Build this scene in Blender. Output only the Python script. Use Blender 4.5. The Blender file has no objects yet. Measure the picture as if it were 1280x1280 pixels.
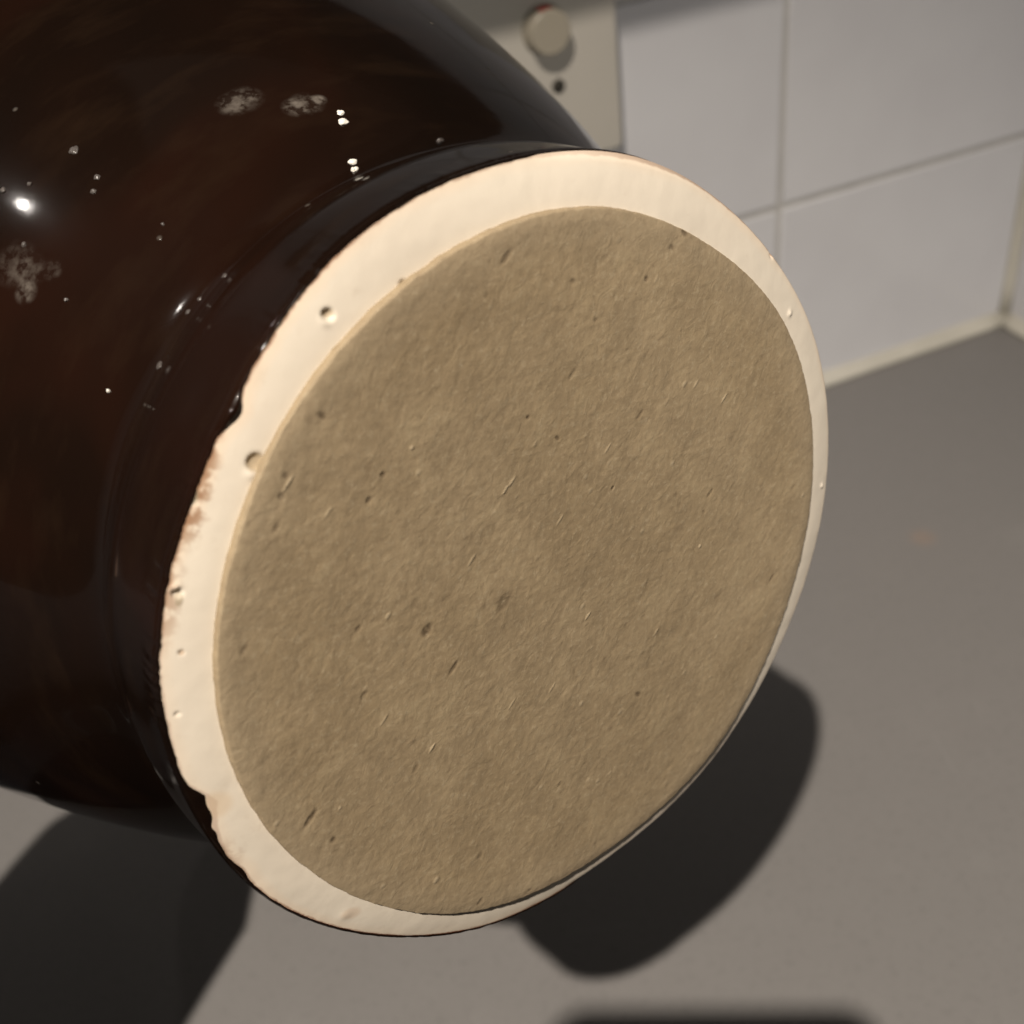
import bpy, bmesh, math, random
import numpy as np
from mathutils import Vector, Matrix, noise
from math import sin, cos, pi, radians, exp

random.seed(7)
scn = bpy.context.scene
COL = scn.collection
S = 0.06                       # one pad radius in metres
H = 6.83 * S                   # lens height over the countertop

# ------------------------------------------------------------------ camera
CX = Vector((0.98973, -0.11285, -0.08766))
pitch, roll = 0.660553495509591, -0.14342455716898725
fwd = Vector((0, cos(pitch), -sin(pitch))); up0 = Vector((0, sin(pitch), cos(pitch))); x0 = Vector((1, 0, 0))
CX = cos(roll) * x0 + sin(roll) * up0
CU = -sin(roll) * x0 + cos(roll) * up0
cam_d = bpy.data.cameras.new('camera'); cam = bpy.data.objects.new('camera', cam_d); COL.objects.link(cam)
CM = Matrix((CX, CU, -fwd)).transposed().to_4x4(); CM.translation = Vector((0, 0, H))
cam.matrix_world = CM
cam_d.sensor_width = 36.0; cam_d.lens = 36.0 * 1380.0 / 1280.0
cam_d.clip_start = 0.005; cam_d.clip_end = 50
cam_d.dof.use_dof = True; cam_d.dof.focus_distance = 0.182; cam_d.dof.aperture_fstop = 18.0
scn.camera = cam

# ------------------------------------------------------------------ light
w = bpy.data.worlds.new('World'); scn.world = w; w.use_nodes = True
bg = w.node_tree.nodes['Background']; bg.inputs[0].default_value = (1.0, 0.90, 0.78, 1); bg.inputs[1].default_value = 0.013

def lamp(name, loc, aim, power, radius, color, size=100, blend=1.0):
    d = bpy.data.lights.new(name, 'SPOT'); d.energy = power; d.shadow_soft_size = radius; d.color = color
    d.spot_size = radians(size); d.spot_blend = blend
    o = bpy.data.objects.new(name, d); COL.objects.link(o); o.location = loc
    o.rotation_euler = (Vector(aim) - Vector(loc)).to_track_quat('-Z', 'Y').to_euler()
    return o
LM = Vector((-0.1466 * 25, -0.3484 * 25, 25)) * S
lamp('ceiling_spot', LM, (0.02, 0.10, 0.0), 150, 0.014, (1.0, 0.90, 0.785), 53, 1.0)
lamp('hood_lamp', (-0.41, 0.286, 0.764), (-0.25, 0.25, 0.0), 0.45, 0.008, (1.0, 0.93, 0.86), 150, 1.0)
lamp('wall_fill', (1.1, -3.0, 0.55), (0.3, 0.6, 0.15), 62, 0.12, (1.0, 0.95, 0.88), 60, 0.6)  # added fill that lifts the tile wall, stands for no known lamp

vs = scn.view_settings
vs.view_transform = 'Standard'; vs.look = 'None'; vs.exposure = 0.0; vs.gamma = 1.0

# ------------------------------------------------------------------ helpers
def obj(name, bm, mat, parent=None, smooth=True, loc=None):
    me = bpy.data.meshes.new(name); bm.to_mesh(me); bm.free()
    if smooth:
        for p in me.polygons: p.use_smooth = True
    me.materials.append(mat)
    o = bpy.data.objects.new(name, me); COL.objects.link(o)
    if loc is not None: o.location = loc
    if parent: o.parent = parent
    return o
def empty(name, mw=None, parent=None):
    o = bpy.data.objects.new(name, None); COL.objects.link(o); o.empty_display_size = 0.02
    if mw is not None: o.matrix_world = mw
    if parent: o.parent = parent
    return o
def tag(o, label=None, cat=None, group=None, kind=None):
    if label: o['label'] = label
    if cat: o['category'] = cat
    if group: o['group'] = group
    if kind: o['kind'] = kind
    return o
def box(bm, lo, hi, bev=0.0, seg=2):
    lo = Vector(lo); hi = Vector(hi)
    r = bmesh.ops.create_cube(bm, size=1.0, matrix=Matrix.Translation((lo + hi) / 2) @ Matrix.Diagonal((*(hi - lo), 1)))
    if bev > 0:
        es = {e for v in r['verts'] for e in v.link_edges}
        bmesh.ops.bevel(bm, geom=list(es), offset=bev, segments=seg, affect='EDGES', profile=0.5)
def lathe(bm, prof, seg=64, cap=True, M=None):
    """prof: list of (r, z)"""
    rings = []
    for r, z in prof:
        rings.append([bm.verts.new((r * cos(2 * pi * i / seg), r * sin(2 * pi * i / seg), z)) for i in range(seg)])
    for a, b in zip(rings, rings[1:]):
        for i in range(seg):
            j = (i + 1) % seg
            bm.faces.new((a[i], a[j], b[j], b[i]))
    if cap:
        bm.faces.new(rings[-1]); bm.faces.new(list(reversed(rings[0])))
    if M is not None: bmesh.ops.transform(bm, matrix=M, verts=[v for rg in rings for v in rg])
def rounded_slab(bm, w_, h_, t, r, z0=0.0, bev=0.0, n=8):
    """slab in XY, thickness along +Z, rounded corners and rolled front edge"""
    def loop(ins, z):
        vs_ = []
        for cx, cy, a0 in ((w_/2-r, h_/2-r, 0), (-w_/2+r, h_/2-r, 90), (-w_/2+r, -h_/2+r, 180), (w_/2-r, -h_/2+r, 270)):
            for k in range(n + 1):
                a = radians(a0 + 90 * k / n)
                vs_.append(bm.verts.new((cx + (r - ins) * cos(a), cy + (r - ins) * sin(a), z)))
        return vs_
    L = [loop(0, z0)]
    if bev > 0:
        for k in range(0, 5):
            a = pi / 2 * k / 4
            L.append(loop(bev * (1 - cos(a)), z0 + t - bev + bev * sin(a)))
    else: L.append(loop(0, z0 + t))
    for a, b in zip(L, L[1:]):
        m = len(a)
        for i in range(m): bm.faces.new((a[i], a[(i + 1) % m], b[(i + 1) % m], b[i]))
    bm.faces.new(L[-1]); bm.faces.new(list(reversed(L[0])))

class NT:
    def __init__(s, name):
        s.m = bpy.data.materials.new(name); s.m.use_nodes = True; s.t = s.m.node_tree
        s.b = s.t.nodes['Principled BSDF']
    def n(s, typ, **kw):
        nd = s.t.nodes.new(typ)
        for k, v in kw.items():
            if k.startswith('i_'):
                key = k[2:]; key = int(key) if key.isdigit() else key.replace('_', ' ')
                if isinstance(v, bpy.types.NodeSocket): s.t.links.new(v, nd.inputs[key])
                else: nd.inputs[key].default_value = v
            else: setattr(nd, k, v)
        return nd
    def set(s, key, v):
        if isinstance(v, bpy.types.NodeSocket): s.t.links.new(v, s.b.inputs[key])
        else: s.b.inputs[key].default_value = v
    def coord(s, scale=(1, 1, 1), rot=(0, 0, 0), loc=(0, 0, 0), kind='POINT'):
        tc = s.n('ShaderNodeTexCoord')
        mp = s.n('ShaderNodeMapping', vector_type=kind, i_Vector=tc.outputs['Object'])
        mp.inputs['Scale'].default_value = scale; mp.inputs['Rotation'].default_value = rot; mp.inputs['Location'].default_value = loc
        return mp.outputs[0]
    def noise(s, vec, scale, detail=3, rough=0.5, dist=0.0):
        return s.n('ShaderNodeTexNoise', i_Vector=vec, i_Scale=scale, i_Detail=detail, i_Roughness=rough, i_Distortion=dist).outputs[0]
    def ramp(s, fac, stops, interp='LINEAR'):
        r = s.n('ShaderNodeValToRGB', i_Fac=fac); cr = r.color_ramp; cr.interpolation = interp
        while len(cr.elements) < len(stops): cr.elements.new(0.5)
        for e, (p, c) in zip(cr.elements, stops):
            e.position = p; e.color = (*c, 1) if not isinstance(c, (int, float)) else (c, c, c, 1)
        return r.outputs[0]
    def mix(s, fac, a, b, mode='MIX'):
        m = s.n('ShaderNodeMix', data_type='RGBA', blend_type=mode)
        for k, v in ((0, fac), (6, a), (7, b)):
            if isinstance(v, bpy.types.NodeSocket): s.t.links.new(v, m.inputs[k])
            else: m.inputs[k].default_value = v if k == 0 else (*v, 1)
        return m.outputs[2]
    def math(s, op, a, b=0.0, clamp=False):
        m = s.n('ShaderNodeMath', operation=op, use_clamp=clamp)
        for k, v in ((0, a), (1, b)):
            if isinstance(v, bpy.types.NodeSocket): s.t.links.new(v, m.inputs[k])
            else: m.inputs[k].default_value = v
        return m.outputs[0]
    def bump(s, h, dist, strength=1.0, prev=None):
        b = s.n('ShaderNodeBump', i_Height=h, i_Distance=dist, i_Strength=strength)
        if prev is not None: s.t.links.new(prev, b.inputs['Normal'])
        return b.outputs[0]
    def attr(s, name):
        return s.n('ShaderNodeAttribute', attribute_name=name).outputs['Fac']
    def blob(s, centre, radii, rot=(0, 0, 0), soft=0.3):
        """1 inside an ellipsoid mark at its own place on the object, 0 outside"""
        v = s.coord(scale=radii, rot=rot, loc=centre, kind='TEXTURE')
        l = s.n('ShaderNodeVectorMath', operation='LENGTH', i_0=v).outputs['Value']
        return s.n('ShaderNodeMapRange', interpolation_type='SMOOTHSTEP', i_0=l, i_1=1.0 - soft, i_2=1.0 + soft, i_3=1.0, i_4=0.0).outputs[0]

def simple(name, col, rough=0.5, metal=0.0, spec=0.5, coat=0.0):
    t = NT(name); t.set('Base Color', (*col, 1)); t.set('Roughness', rough); t.set('Metallic', metal); t.set('Specular IOR Level', spec)
    t.set('Coat Weight', coat)
    return t

# ------------------------------------------------------------------ materials of the room
def m_counter():
    t = NT('grey_laminate'); v = t.coord()
    n1 = t.noise(v, 7, 3); n2 = t.noise(v, 900, 2); n3 = t.noise(v, 38, 4, 0.6)
    c = t.mix(t.math('MULTIPLY', n1, 0.8), (0.178, 0.173, 0.168), (0.194, 0.182, 0.176))
    c = t.mix(t.ramp(n2, [(0.35, 0.0), (0.7, 0.25)]), c, (0.24, 0.23, 0.22))
    c = t.mix(t.ramp(n3, [(0.58, 0.0), (0.75, 0.18)]), c, (0.225, 0.215, 0.205))
    # a faint dried orange stain, a crumb and a wiped smear
    for ctr, rad, col, f in (STAINS):
        m = t.blob(ctr, rad, soft=0.7); c = t.mix(t.math('MULTIPLY', m, f), c, col)
    sv = t.coord(scale=(1, 0.05, 1), rot=(0, 0, 0.9)); s1 = t.noise(sv, 260, 2, 0.5)
    sv2 = t.coord(scale=(0.06, 1, 1), rot=(0, 0, 0.35)); s2 = t.noise(sv2, 230, 2, 0.5)
    scr_ = t.math('MULTIPLY', t.ramp(t.math('MAXIMUM', s1, s2), [(0.70, 0.0), (0.78, 0.35)]), t.ramp(n1, [(0.45, 0.0), (0.6, 1.0)]))
    c = t.mix(scr_, c, (0.29, 0.28, 0.27))
    sp = t.noise(v, 300, 3, 0.7); c = t.mix(t.ramp(sp, [(0.34, 0.35), (0.46, 0.0)]), c, (0.13, 0.126, 0.122))
    t.set('Base Color', c)
    t.set('Roughness', t.ramp(n3, [(0.3, 0.42), (0.7, 0.56)])); t.set('Specular IOR Level', 0.4)
    t.set('Normal', t.bump(n2, 0.00003, 0.6))
    return t.m
STAINS = [((0.222, 0.452, 0), (0.006, 0.006, 0.01), (0.34, 0.21, 0.13), 0.25), ((0.30, 0.44, 0), (0.03, 0.012, 0.01), (0.27, 0.265, 0.25), 0.25),
          ((0.138, 0.158, 0), (0.0012, 0.0012, 0.003), (0.5, 0.47, 0.42), 0.6), ((0.33, 0.24, 0), (0.05, 0.03, 0.01), (0.26, 0.25, 0.24), 0.18)]
def m_tile():
    t = NT('white_tile_glaze'); v = t.coord()
    oi = t.n('ShaderNodeObjectInfo').outputs['Random']
    c = t.mix(oi, (0.625, 0.63, 0.655), (0.655, 0.655, 0.675))
    c = t.mix(t.ramp(t.noise(v, 18, 3), [(0.4, 0.0), (0.8, 0.5)]), c, (0.58, 0.575, 0.60))
    t.set('Base Color', c); t.set('Roughness', 0.22); t.set('Specular IOR Level', 0.45)
    t.set('Normal', t.bump(t.noise(v, 30, 2), 0.0006, 0.35))
    return t.m
def m_grout():
    t = NT('grout'); v = t.coord(); n = t.noise(v, 60, 4, 0.65)
    t.set('Base Color', t.ramp(n, [(0.3, (0.42, 0.41, 0.395)), (0.7, (0.52, 0.51, 0.49))])); t.set('Roughness', 0.9)
    t.set('Normal', t.bump(t.noise(v, 900, 3), 0.0002, 0.6)); return t.m
def m_seal():
    t = NT('old_silicone'); v = t.coord()
    t.set('Base Color', t.ramp(t.noise(v, 35, 3), [(0.3, (0.50, 0.48, 0.42)), (0.75, (0.58, 0.555, 0.49))])); t.set('Roughness', 0.45); return t.m
M_COUNTER, M_TILE, M_GROUT, M_SEAL = m_counter(), m_tile(), m_grout(), m_seal()

# ------------------------------------------------------------------ countertop and walls
th = 1.2631112128453519
corner = Vector((0.8823646522765445, 1.6260978890459556, 0)) * H
dL = Vector((-sin(th), -cos(th), 0))      # along the back wall, away from the corner
dN = Vector((cos(th), -sin(th), 0))       # out of the back wall into the room
TH_, TW = 0.13313, 0.18915                # tile rows and columns

wm = Matrix((dL, Vector((0, 0, 1)), dN)).transposed().to_4x4(); wm.translation = corner
# right-handed frame for both walls: x along, y up, z into the room
if wm.to_3x3().determinant() < 0:
    pass
bm = bmesh.new()
# countertop slab in wall coordinates (a along back wall, n into the room)
def wp(a, n, z): return corner + dL * a + dN * n + Vector((0, 0, z))
q = [wp(-0.02, -0.02, 0), wp(1.9, -0.02, 0), wp(1.9, 0.60, 0), wp(-0.02, 0.60, 0)]
top = [bm.verts.new(p) for p in q]; bot = [bm.verts.new(p - Vector((0, 0, 0.038))) for p in q]
bm.faces.new(top); bm.faces.new(list(reversed(bot)))
for i in range(4): bm.faces.new((top[i], bot[i], bot[(i + 1) % 4], top[(i + 1) % 4]))
bmesh.ops.recalc_face_normals(bm, faces=bm.faces[:])
bmesh.ops.bevel(bm, geom=[e for e in bm.edges if abs(e.verts[0].co.z) < 1e-5 and abs(e.verts[1].co.z) < 1e-5], offset=0.004, segments=3, affect='EDGES')
counter = obj('countertop', bm, M_COUNTER, smooth=False); tag(counter, kind='structure')

def make_wall(name, ux, un, length, height, cols, rows):
    """backing of grout plus one object per tile; x along the wall, y up, z out"""
    M = Matrix((ux, Vector((0, 0, 1)), un)).transposed().to_4x4(); M.translation = corner
    flip = M.to_3x3().determinant() < 0
    def P(x, y, z): return corner + ux * x + Vector((0, 0, y)) + un * z
    bm = bmesh.new()
    v = [P(x, y, z) for z in (-0.03, 0.0) for (x, y) in ((-0.03, -0.04), (length, -0.04), (length, height), (-0.03, height))]
    v = [bm.verts.new(p) for p in v]
    for f in ((0, 1, 2, 3), (4, 5, 6, 7), (0, 1, 5, 4), (1, 2, 6, 5), (2, 3, 7, 6), (3, 0, 4, 7)): bm.faces.new([v[i] for i in f])
    bmesh.ops.recalc_face_normals(bm, faces=bm.faces[:])
    wall = obj(name, bm, M_GROUT, smooth=False); tag(wall, kind='structure')
    cache = {}
    g = 0.0018
    for ci in range(len(cols) - 1):
        for ri in range(len(rows) - 1):
            x_0, x_1 = cols[ci] + g, cols[ci + 1] - g; y_0, y_1 = rows[ri] + g, rows[ri + 1] - g
            key = (round(x_1 - x_0, 4), round(y_1 - y_0, 4))
            if key not in cache:
                b = bmesh.new(); w_, h_ = key
                box(b, (-w_/2, -h_/2, -0.004), (w_/2, h_/2, 0.0014), 0.0010, 2)
                me = bpy.data.meshes.new('tile'); b.to_mesh(me); b.free(); me.materials.append(M_TILE); cache[key] = me
                for p in me.polygons: p.use_smooth = abs(p.normal.z) < 0.99
            o = bpy.data.objects.new('tile', cache[key]); COL.objects.link(o); o.parent = wall
            R = Matrix((ux if not flip else -ux, Vector((0, 0, 1)), un)).transposed().to_4x4()
            R.translation = P((x_0 + x_1) / 2, (y_0 + y_1) / 2, random.uniform(-0.0002, 0.0002))
            o.matrix_world = R @ Matrix.Rotation(random.uniform(-0.002, 0.002), 4, 'X') @ Matrix.Rotation(random.uniform(-0.002, 0.002), 4, 'Y')
    return wall, P
rows = [0.0] + [TH_ * k for k in range(1, 7)]
wall_back, PB = make_wall('wall_back', dL, dN, 1.9, 0.80, [0.0042] + [TW * k for k in range(1, 11)], rows)
wall_side, PS = make_wall('wall_side', dN, dL, 0.62, 0.80, [0.0042] + [0.14 + TW * k for k in range(0, 3)], rows)

def bead(name, pts, rad, mat, parent, n=6):
    """quarter-round bead: pts = (corner point, dirA, dirB)"""
    bm = bmesh.new(); rings = []
    for (c, A, B) in pts:
        ring = [bm.verts.new(c)]
        for k in range(n + 1):
            a = pi / 2 * k / n
            # concave fillet
            ring.append(bm.verts.new(c + A * rad * (1 - 0.62 * sin(a)) * (1 if k < n else 0) + B * rad * (1 - 0.62 * cos(a)) * (1 if k > 0 else 0)))
        rings.append(ring)
    for a, b in zip(rings, rings[1:]):
        m = len(a)
        for i in range(m): bm.faces.new((a[i], a[(i + 1) % m], b[(i + 1) % m], b[i]))
    bm.faces.new(rings[0]); bm.faces.new(list(reversed(rings[-1])))
    bmesh.ops.recalc_face_normals(bm, faces=bm.faces[:])
    return obj(name, bm, mat, parent)
Z = Vector((0, 0, 1))
def wob(t, k): return 1 + 0.12 * noise.noise(Vector((t * 14, k, 0)))
bead('sealant', [(PB(-0.001 + 1.88 * i / 90, 0.0, 0.0), Z * wob(i * .02, 1), dN * wob(i * .02, 4)) for i in range(91)], 0.0090, M_SEAL, wall_back)
bead('sealant', [(PS(0.001 + 0.58 * i / 40, 0.0, 0.0), Z * wob(i * .02, 9), dL * wob(i * .02, 12)) for i in range(41)], 0.0090, M_SEAL, wall_side)
bead('corner_grout', [(corner + Z * (0.002 + 0.79 * i / 30), dL * wob(i * .02, 22), dN * wob(i * .02, 33)) for i in range(31)], 0.0065, M_SEAL, wall_back)

# wall cabinet above (its lower edge shades the top of the tiles)
def m_cab():
    t = NT('dark_wood_cabinet'); v = t.coord(scale=(1, 1, 0.12)); t.set('Base Color', t.ramp(t.noise(v, 60, 4, 0.6, 1.0), [(0.3, (0.016, 0.009, 0.006)), (0.7, (0.032, 0.019, 0.012))])); t.set('Roughness', 0.7); t.set('Specular IOR Level', 0.2); return t.m
M_CAB = m_cab()
cab = empty('wall_cabinet', Matrix.Translation(PB(0.34, 0.5, 0.0)))
tag(cab, 'dark wooden wall cabinet fixed above the white tiles, over the countertop', 'cabinet')
def wbox(name, a0, a1, z0, z1, n0, n1, mat, parent, bev=0.001):
    b = bmesh.new(); box(b, (a0, z0, n0), (a1, z1, n1), bev)
    for v in b.verts: v.co = corner + dL * v.co.x + Z * v.co.y + dN * v.co.z
    bmesh.ops.recalc_face_normals(b, faces=b.faces[:])
    o = obj(name, b, mat, None, smooth=False); o.parent = parent; o.matrix_parent_inverse = parent.matrix_world.inverted(); return o
bpy.context.view_layer.update()
CO = 0.20; CZ = 0.249 + 1.306 * CO
wbox('carcass', 0.04, 0.64, CZ, 1.15, 0.004, CO - 0.02, M_CAB, cab)
for k in range(2): wbox('door', 0.042 + 0.3 * k, 0.338 + 0.3 * k, CZ, 1.148, CO - 0.0185, CO, M_CAB, cab, 0.0015)

M_STEEL = simple('brushed_hood_steel', (0.25, 0.24, 0.23), 0.5, 0.7).m
hood = empty('cooker_hood', Matrix.Translation(PB(0.95, 0.78, 0.0)))
tag(hood, 'steel cooker hood on the tiled wall, left of the dark cabinet', 'cooker hood')
bpy.context.view_layer.update()
wbox('canopy', 0.67, 1.27, 0.785, 0.85, 0.004, 0.44, M_STEEL, hood, 0.004)
wbox('chimney', 0.84, 1.10, 0.851, 1.30, 0.004, 0.25, M_STEEL, hood, 0.003)
wbox('filter', 0.92, 1.24, 0.780, 0.7845, 0.05, 0.40, M_STEEL, hood, 0.001)

M_HOBG = simple('black_hob_glass', (0.006, 0.006, 0.007), 0.12).m
M_TRIM = simple('hob_trim_black', (0.02, 0.02, 0.02), 0.35).m
M_RINGP = simple('grey_zone_print', (0.09, 0.09, 0.09), 0.4).m
hob = empty('hob', Matrix.Translation(PB(1.05, 0.0, 0.3)))
tag(hob, 'black glass hob set in the grey countertop under the cooker hood', 'hob')
bpy.context.view_layer.update()
wbox('glass', 0.710, 1.345, 0.002, 0.0075, 0.055, 0.545, M_HOBG, hob, 0.001)
wbox('trim', 0.706, 1.350, 0.0003, 0.0058, 0.050, 0.550, M_TRIM, hob, 0.001)
for a_, n_, r_ in ((0.92, 0.17, 0.09), (1.20, 0.17, 0.07), (0.92, 0.41, 0.07), (1.20, 0.41, 0.09)):
    bm = bmesh.new(); lathe(bm, [(r_ - 0.003, 0.0), (r_, 0.0), (r_, 0.0003), (r_ - 0.003, 0.0003), (r_ - 0.003, 0.0)], 64, cap=False)
    o = obj('cooking_zone', bm, M_RINGP, hob, loc=PB(a_, 0.0076, n_)); o.matrix_parent_inverse = hob.matrix_world.inverted()

# ------------------------------------------------------------------ wall plate with knob
M_PLATE = NT('cream_plastic'); _v = M_PLATE.coord()
M_PLATE.set('Base Color', M_PLATE.ramp(M_PLATE.noise(_v, 25, 3), [(0.3, (0.50, 0.475, 0.42)), (0.8, (0.54, 0.51, 0.455))])); M_PLATE.set('Roughness', 0.35); M_PLATE = M_PLATE.m
M_KNOB = simple('beige_knob_plastic', (0.36, 0.325, 0.26), 0.3).m
M_RED = simple('red_mark_paint', (0.55, 0.05, 0.04), 0.4).m
M_SCREW = simple('dull_screw_metal', (0.05, 0.045, 0.035), 0.5, 0.6).m
M_DARK = simple('dark_recess', (0.03, 0.028, 0.024), 0.7).m
PM = Matrix((-dL, Z, dN)).transposed().to_4x4()       # x to the right along the wall, y up, z out
pw, ph = 0.150, 0.150
a_r, z_b = 0.2945, 0.1985
PM.translation = corner + dL * (a_r + pw / 2) + Z * (z_b + ph / 2) + dN * 0.0022
plate_root = empty('wall_control', PM)
tag(plate_root, 'cream wall control plate with round red-marked knob on the white tiles', 'control')
bm = bmesh.new(); rounded_slab(bm, pw, ph, 0.011, 0.004, 0, 0.0022)
obj('plate', bm, M_PLATE, plate_root)
def pl(a, z): return (-(a - (a_r + pw / 2)), z - (z_b + ph / 2))
kx, ky = pl(0.3335, 0.2655)
bm = bmesh.new()
lathe(bm, [(0.0116, 0.0105), (0.0116, 0.0116), (0.0108, 0.0120), (0.0105, 0.0124), (0.0104, 0.0190), (0.0101, 0.0197), (0.0096, 0.0201), (0.0094, 0.02015), (0.0092, 0.02015), (0.001, 0.02015)], 56)
knob = obj('knob', bm, M_KNOB, plate_root, loc=(kx, ky, 0))
bm = bmesh.new()
for k in range(9):
    pass
av = [];
for zz in (0.0128, 0.0191):
    av.append([bm.verts.new((0.01065 * cos(radians(a)), 0.01065 * sin(radians(a)), zz)) for a in range(76, 113, 3)])
for i in range(len(av[0]) - 1): bm.faces.new((av[0][i], av[0][i + 1], av[1][i + 1], av[1][i]))
r_ = bmesh.ops.solidify(bm, geom=bm.faces[:], thickness=0.0009)
bmesh.ops.recalc_face_normals(bm, faces=bm.faces[:])
o = obj('red_mark', bm, M_RED, knob)
sx, sy = pl(0.3285, 0.2378)
bm = bmesh.new(); lathe(bm, [(0.0034, 0.0100), (0.0034, 0.0116), (0.0027, 0.0122), (0.0012, 0.0125), (0.0002, 0.0125)], 28)
scr = obj('screw', bm, M_SCREW, plate_root, loc=(sx, sy, 0))
bm = bmesh.new(); box(bm, (-0.0026, -0.0005, 0.0118), (0.0026, 0.0005, 0.0127)); obj('slot', bm, M_DARK, scr, smooth=False)

# ------------------------------------------------------------------ the pot
Cw = Vector((0.12610146422431862, 2.237924120242963, -2.022873125668709)) * S + Vector((0, 0, H))
nW = Vector((0.5409173256276006, -0.8283795493369013, 0.14558766800892314))
aW = Vector((0.7744687300118853, 0.42305110793550615, -0.47034662357490997))
bW = -Vector((-0.3280344998161955, -0.3671717340903747, -0.8703897314510353))
JM = Matrix((aW * S, bW * S, nW * S)).transposed().to_4x4(); JM.translation = Cw
JR = Matrix((aW, bW, nW)).transposed().to_4x4(); JR.translation = Cw
FD = [1.004, 0.0061, 0.0051, 0.0013, 0.0051, -0.0012, -0.0003, -0.0016, -0.0009, -0.0049, 0.0024, -0.0025, -0.0001, 0.0013, -0.0014, 0.0009, -0.0015]
FR = [1.112, 0.0023, -0.0145, 0.0005, -0.0012, 0.0055, -0.001, -0.001, -0.0032, -0.0012, 0.0022, -0.0019, -0.002, -0.0021, 0.0007, 0.0034, -0.0014]
def four(c, t): return c[0] + sum(c[2*k-1] * cos(k*t) + c[2*k] * sin(k*t) for k in range(1, len(c)//2 + 1))
def angd(t, t0):
    d = (t - radians(t0) + pi) % (2 * pi) - pi
    return d * 180 / pi
def nz(x, y, z=0.0): return noise.noise(Vector((x, y, z)))
def cn(t, f, k): return nz(cos(t) * f, sin(t) * f, k)
def edge_noise(t):
    """how far the glaze creeps inward over the clay at angle t (pad radii)"""
    e = 0.0011 * cn(t, 40, 3) + 0.0008 * cn(t, 120, 5)
    rough = exp(-((angd(t, -178)) / 24) ** 2)
    e += rough * (0.005 * cn(t, 36, 8) + 0.004 * cn(t, 90, 1))
    rough2 = exp(-((angd(t, -146)) / 10) ** 2); e += rough2 * 0.005 * cn(t, 60, 2)
    d = angd(t, 152.0); e += 0.036 * exp(-(d / (2.4 if d > 0 else 5.5)) ** 2) + 0.006 * exp(-((d + 1) / 1.2) ** 2)
    d = angd(t, 139.0); e += 0.010 * exp(-(d / 2.0) ** 2)
    d = angd(t, -157.5); e += 0.014 * exp(-(d / 1.8) ** 2)
    return e
def R_ring(t): return four(FR, t) - 0.012 * bare(t)
def bare(t):
    """1 on the side of the foot where the clay is bare right round the edge"""
    d = abs(angd(t, -18)); return max(0.0, min(1.0, (92 - d) / 22))

# -- clay foot ring
RING_PITS = []      # (theta, r, rad, depth)
def pix_local(px, py, s):
    """where the sight line through a photograph pixel meets the plane s behind the pad face (used once, to measure marks)"""
    d = CX * ((px - 640) / 1380) + CU * ((640 - py) / 1380) + fwd
    o = Vector((0, 0, H)); P0 = Cw - nW * (s * S)
    t = (P0 - o).dot(nW) / d.dot(nW); P = (o + d * t - Cw) / S
    return P.dot(aW), P.dot(bW)
for (px, py, r, dp) in ((408, 393, 0.0150, 0.012), (317, 576, 0.0215, 0.010), (222, 742, 0.012, 0.010), (238, 628, 0.012, 0.010),
                        (248, 596, 0.009, 0.007), (226, 815, 0.006, 0.005), (222, 893, 0.006, 0.005), (281, 731, 0.008, 0.008), (500, 354, 0.010, 0.008), (962, 318, 0.010, 0.010)):
    x, y = pix_local(px, py, 0.04); RING_PITS.append((x, y, r, dp))
RING_BUMPS = []
for (px, py, r, dp) in ((311, 590, 0.016, 0.005), (404, 400, 0.014, 0.004), (220, 735, 0.010, 0.006), (980, 390, 0.010, 0.006), (1022, 605, 0.008, 0.006), (430, 1143, 0.02, 0.002)):
    x, y = pix_local(px, py, 0.04); RING_BUMPS.append((x, y, r, dp))
def clay_height(x, y, r, t, Ro):
    u = (r - 0.96) / (Ro - 0.96)
    z = -0.024 + 0.012 * bare(t) - 0.024 * u * u - bare(t) * 0.03 * max(0, (u - 0.88) / 0.12) ** 2 + 0.0012 * nz(x * 6, y * 6, 2) + 0.0006 * nz(x * 22, y * 22, 5)
    for (px, py, rad, dp) in RING_PITS:
        d2 = ((x - px) ** 2 + (y - py) ** 2) / rad ** 2
        if d2 < 4: z -= dp / (1 + math.exp((math.sqrt(d2) - 0.85) * 9))
    for (px, py, rad, dp) in RING_BUMPS:
        d2 = ((x - px) ** 2 + (y - py) ** 2) / rad ** 2
        if d2 < 6: z += dp * exp(-d2 * 1.4)
    return z
SEG, NR = 1440, 34
pot = empty('stoneware_pot', JR)
tag(pot, 'large dark brown glazed stoneware pot tipped on its side to show its base', 'pot')
bm = bmesh.new(); lay = bm.verts.layers.float.new('edge')
rings = []
for j in range(NR + 1):
    rg = []
    for i in range(SEG):
        t = -2 * pi * i / SEG            # photograph-side angle runs clockwise
        Ro = R_ring(t) + 0.004 + 0.007 * bare(t); r = 0.955 + (Ro - 0.955) * j / NR
        x, y = r * cos(t), -r * sin(t)
        v = bm.verts.new((x * S, y * S, clay_height(x, y, r, t, Ro) * S))
        v[lay] = max(0.0, 1 - (R_ring(t) - edge_noise(t) - r) / 0.05)
        rg.append(v)
    rings.append(rg)
for a, b in zip(rings, rings[1:]):
    for i in range(SEG):
        k = (i + 1) % SEG; bm.faces.new((a[i], b[i], b[k], a[k]))
bmesh.ops.recalc_face_normals(bm, faces=bm.faces[:])
if sum(f.normal.z for f in bm.faces) < 0: bmesh.ops.reverse_faces(bm, faces=bm.faces[:])
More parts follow.
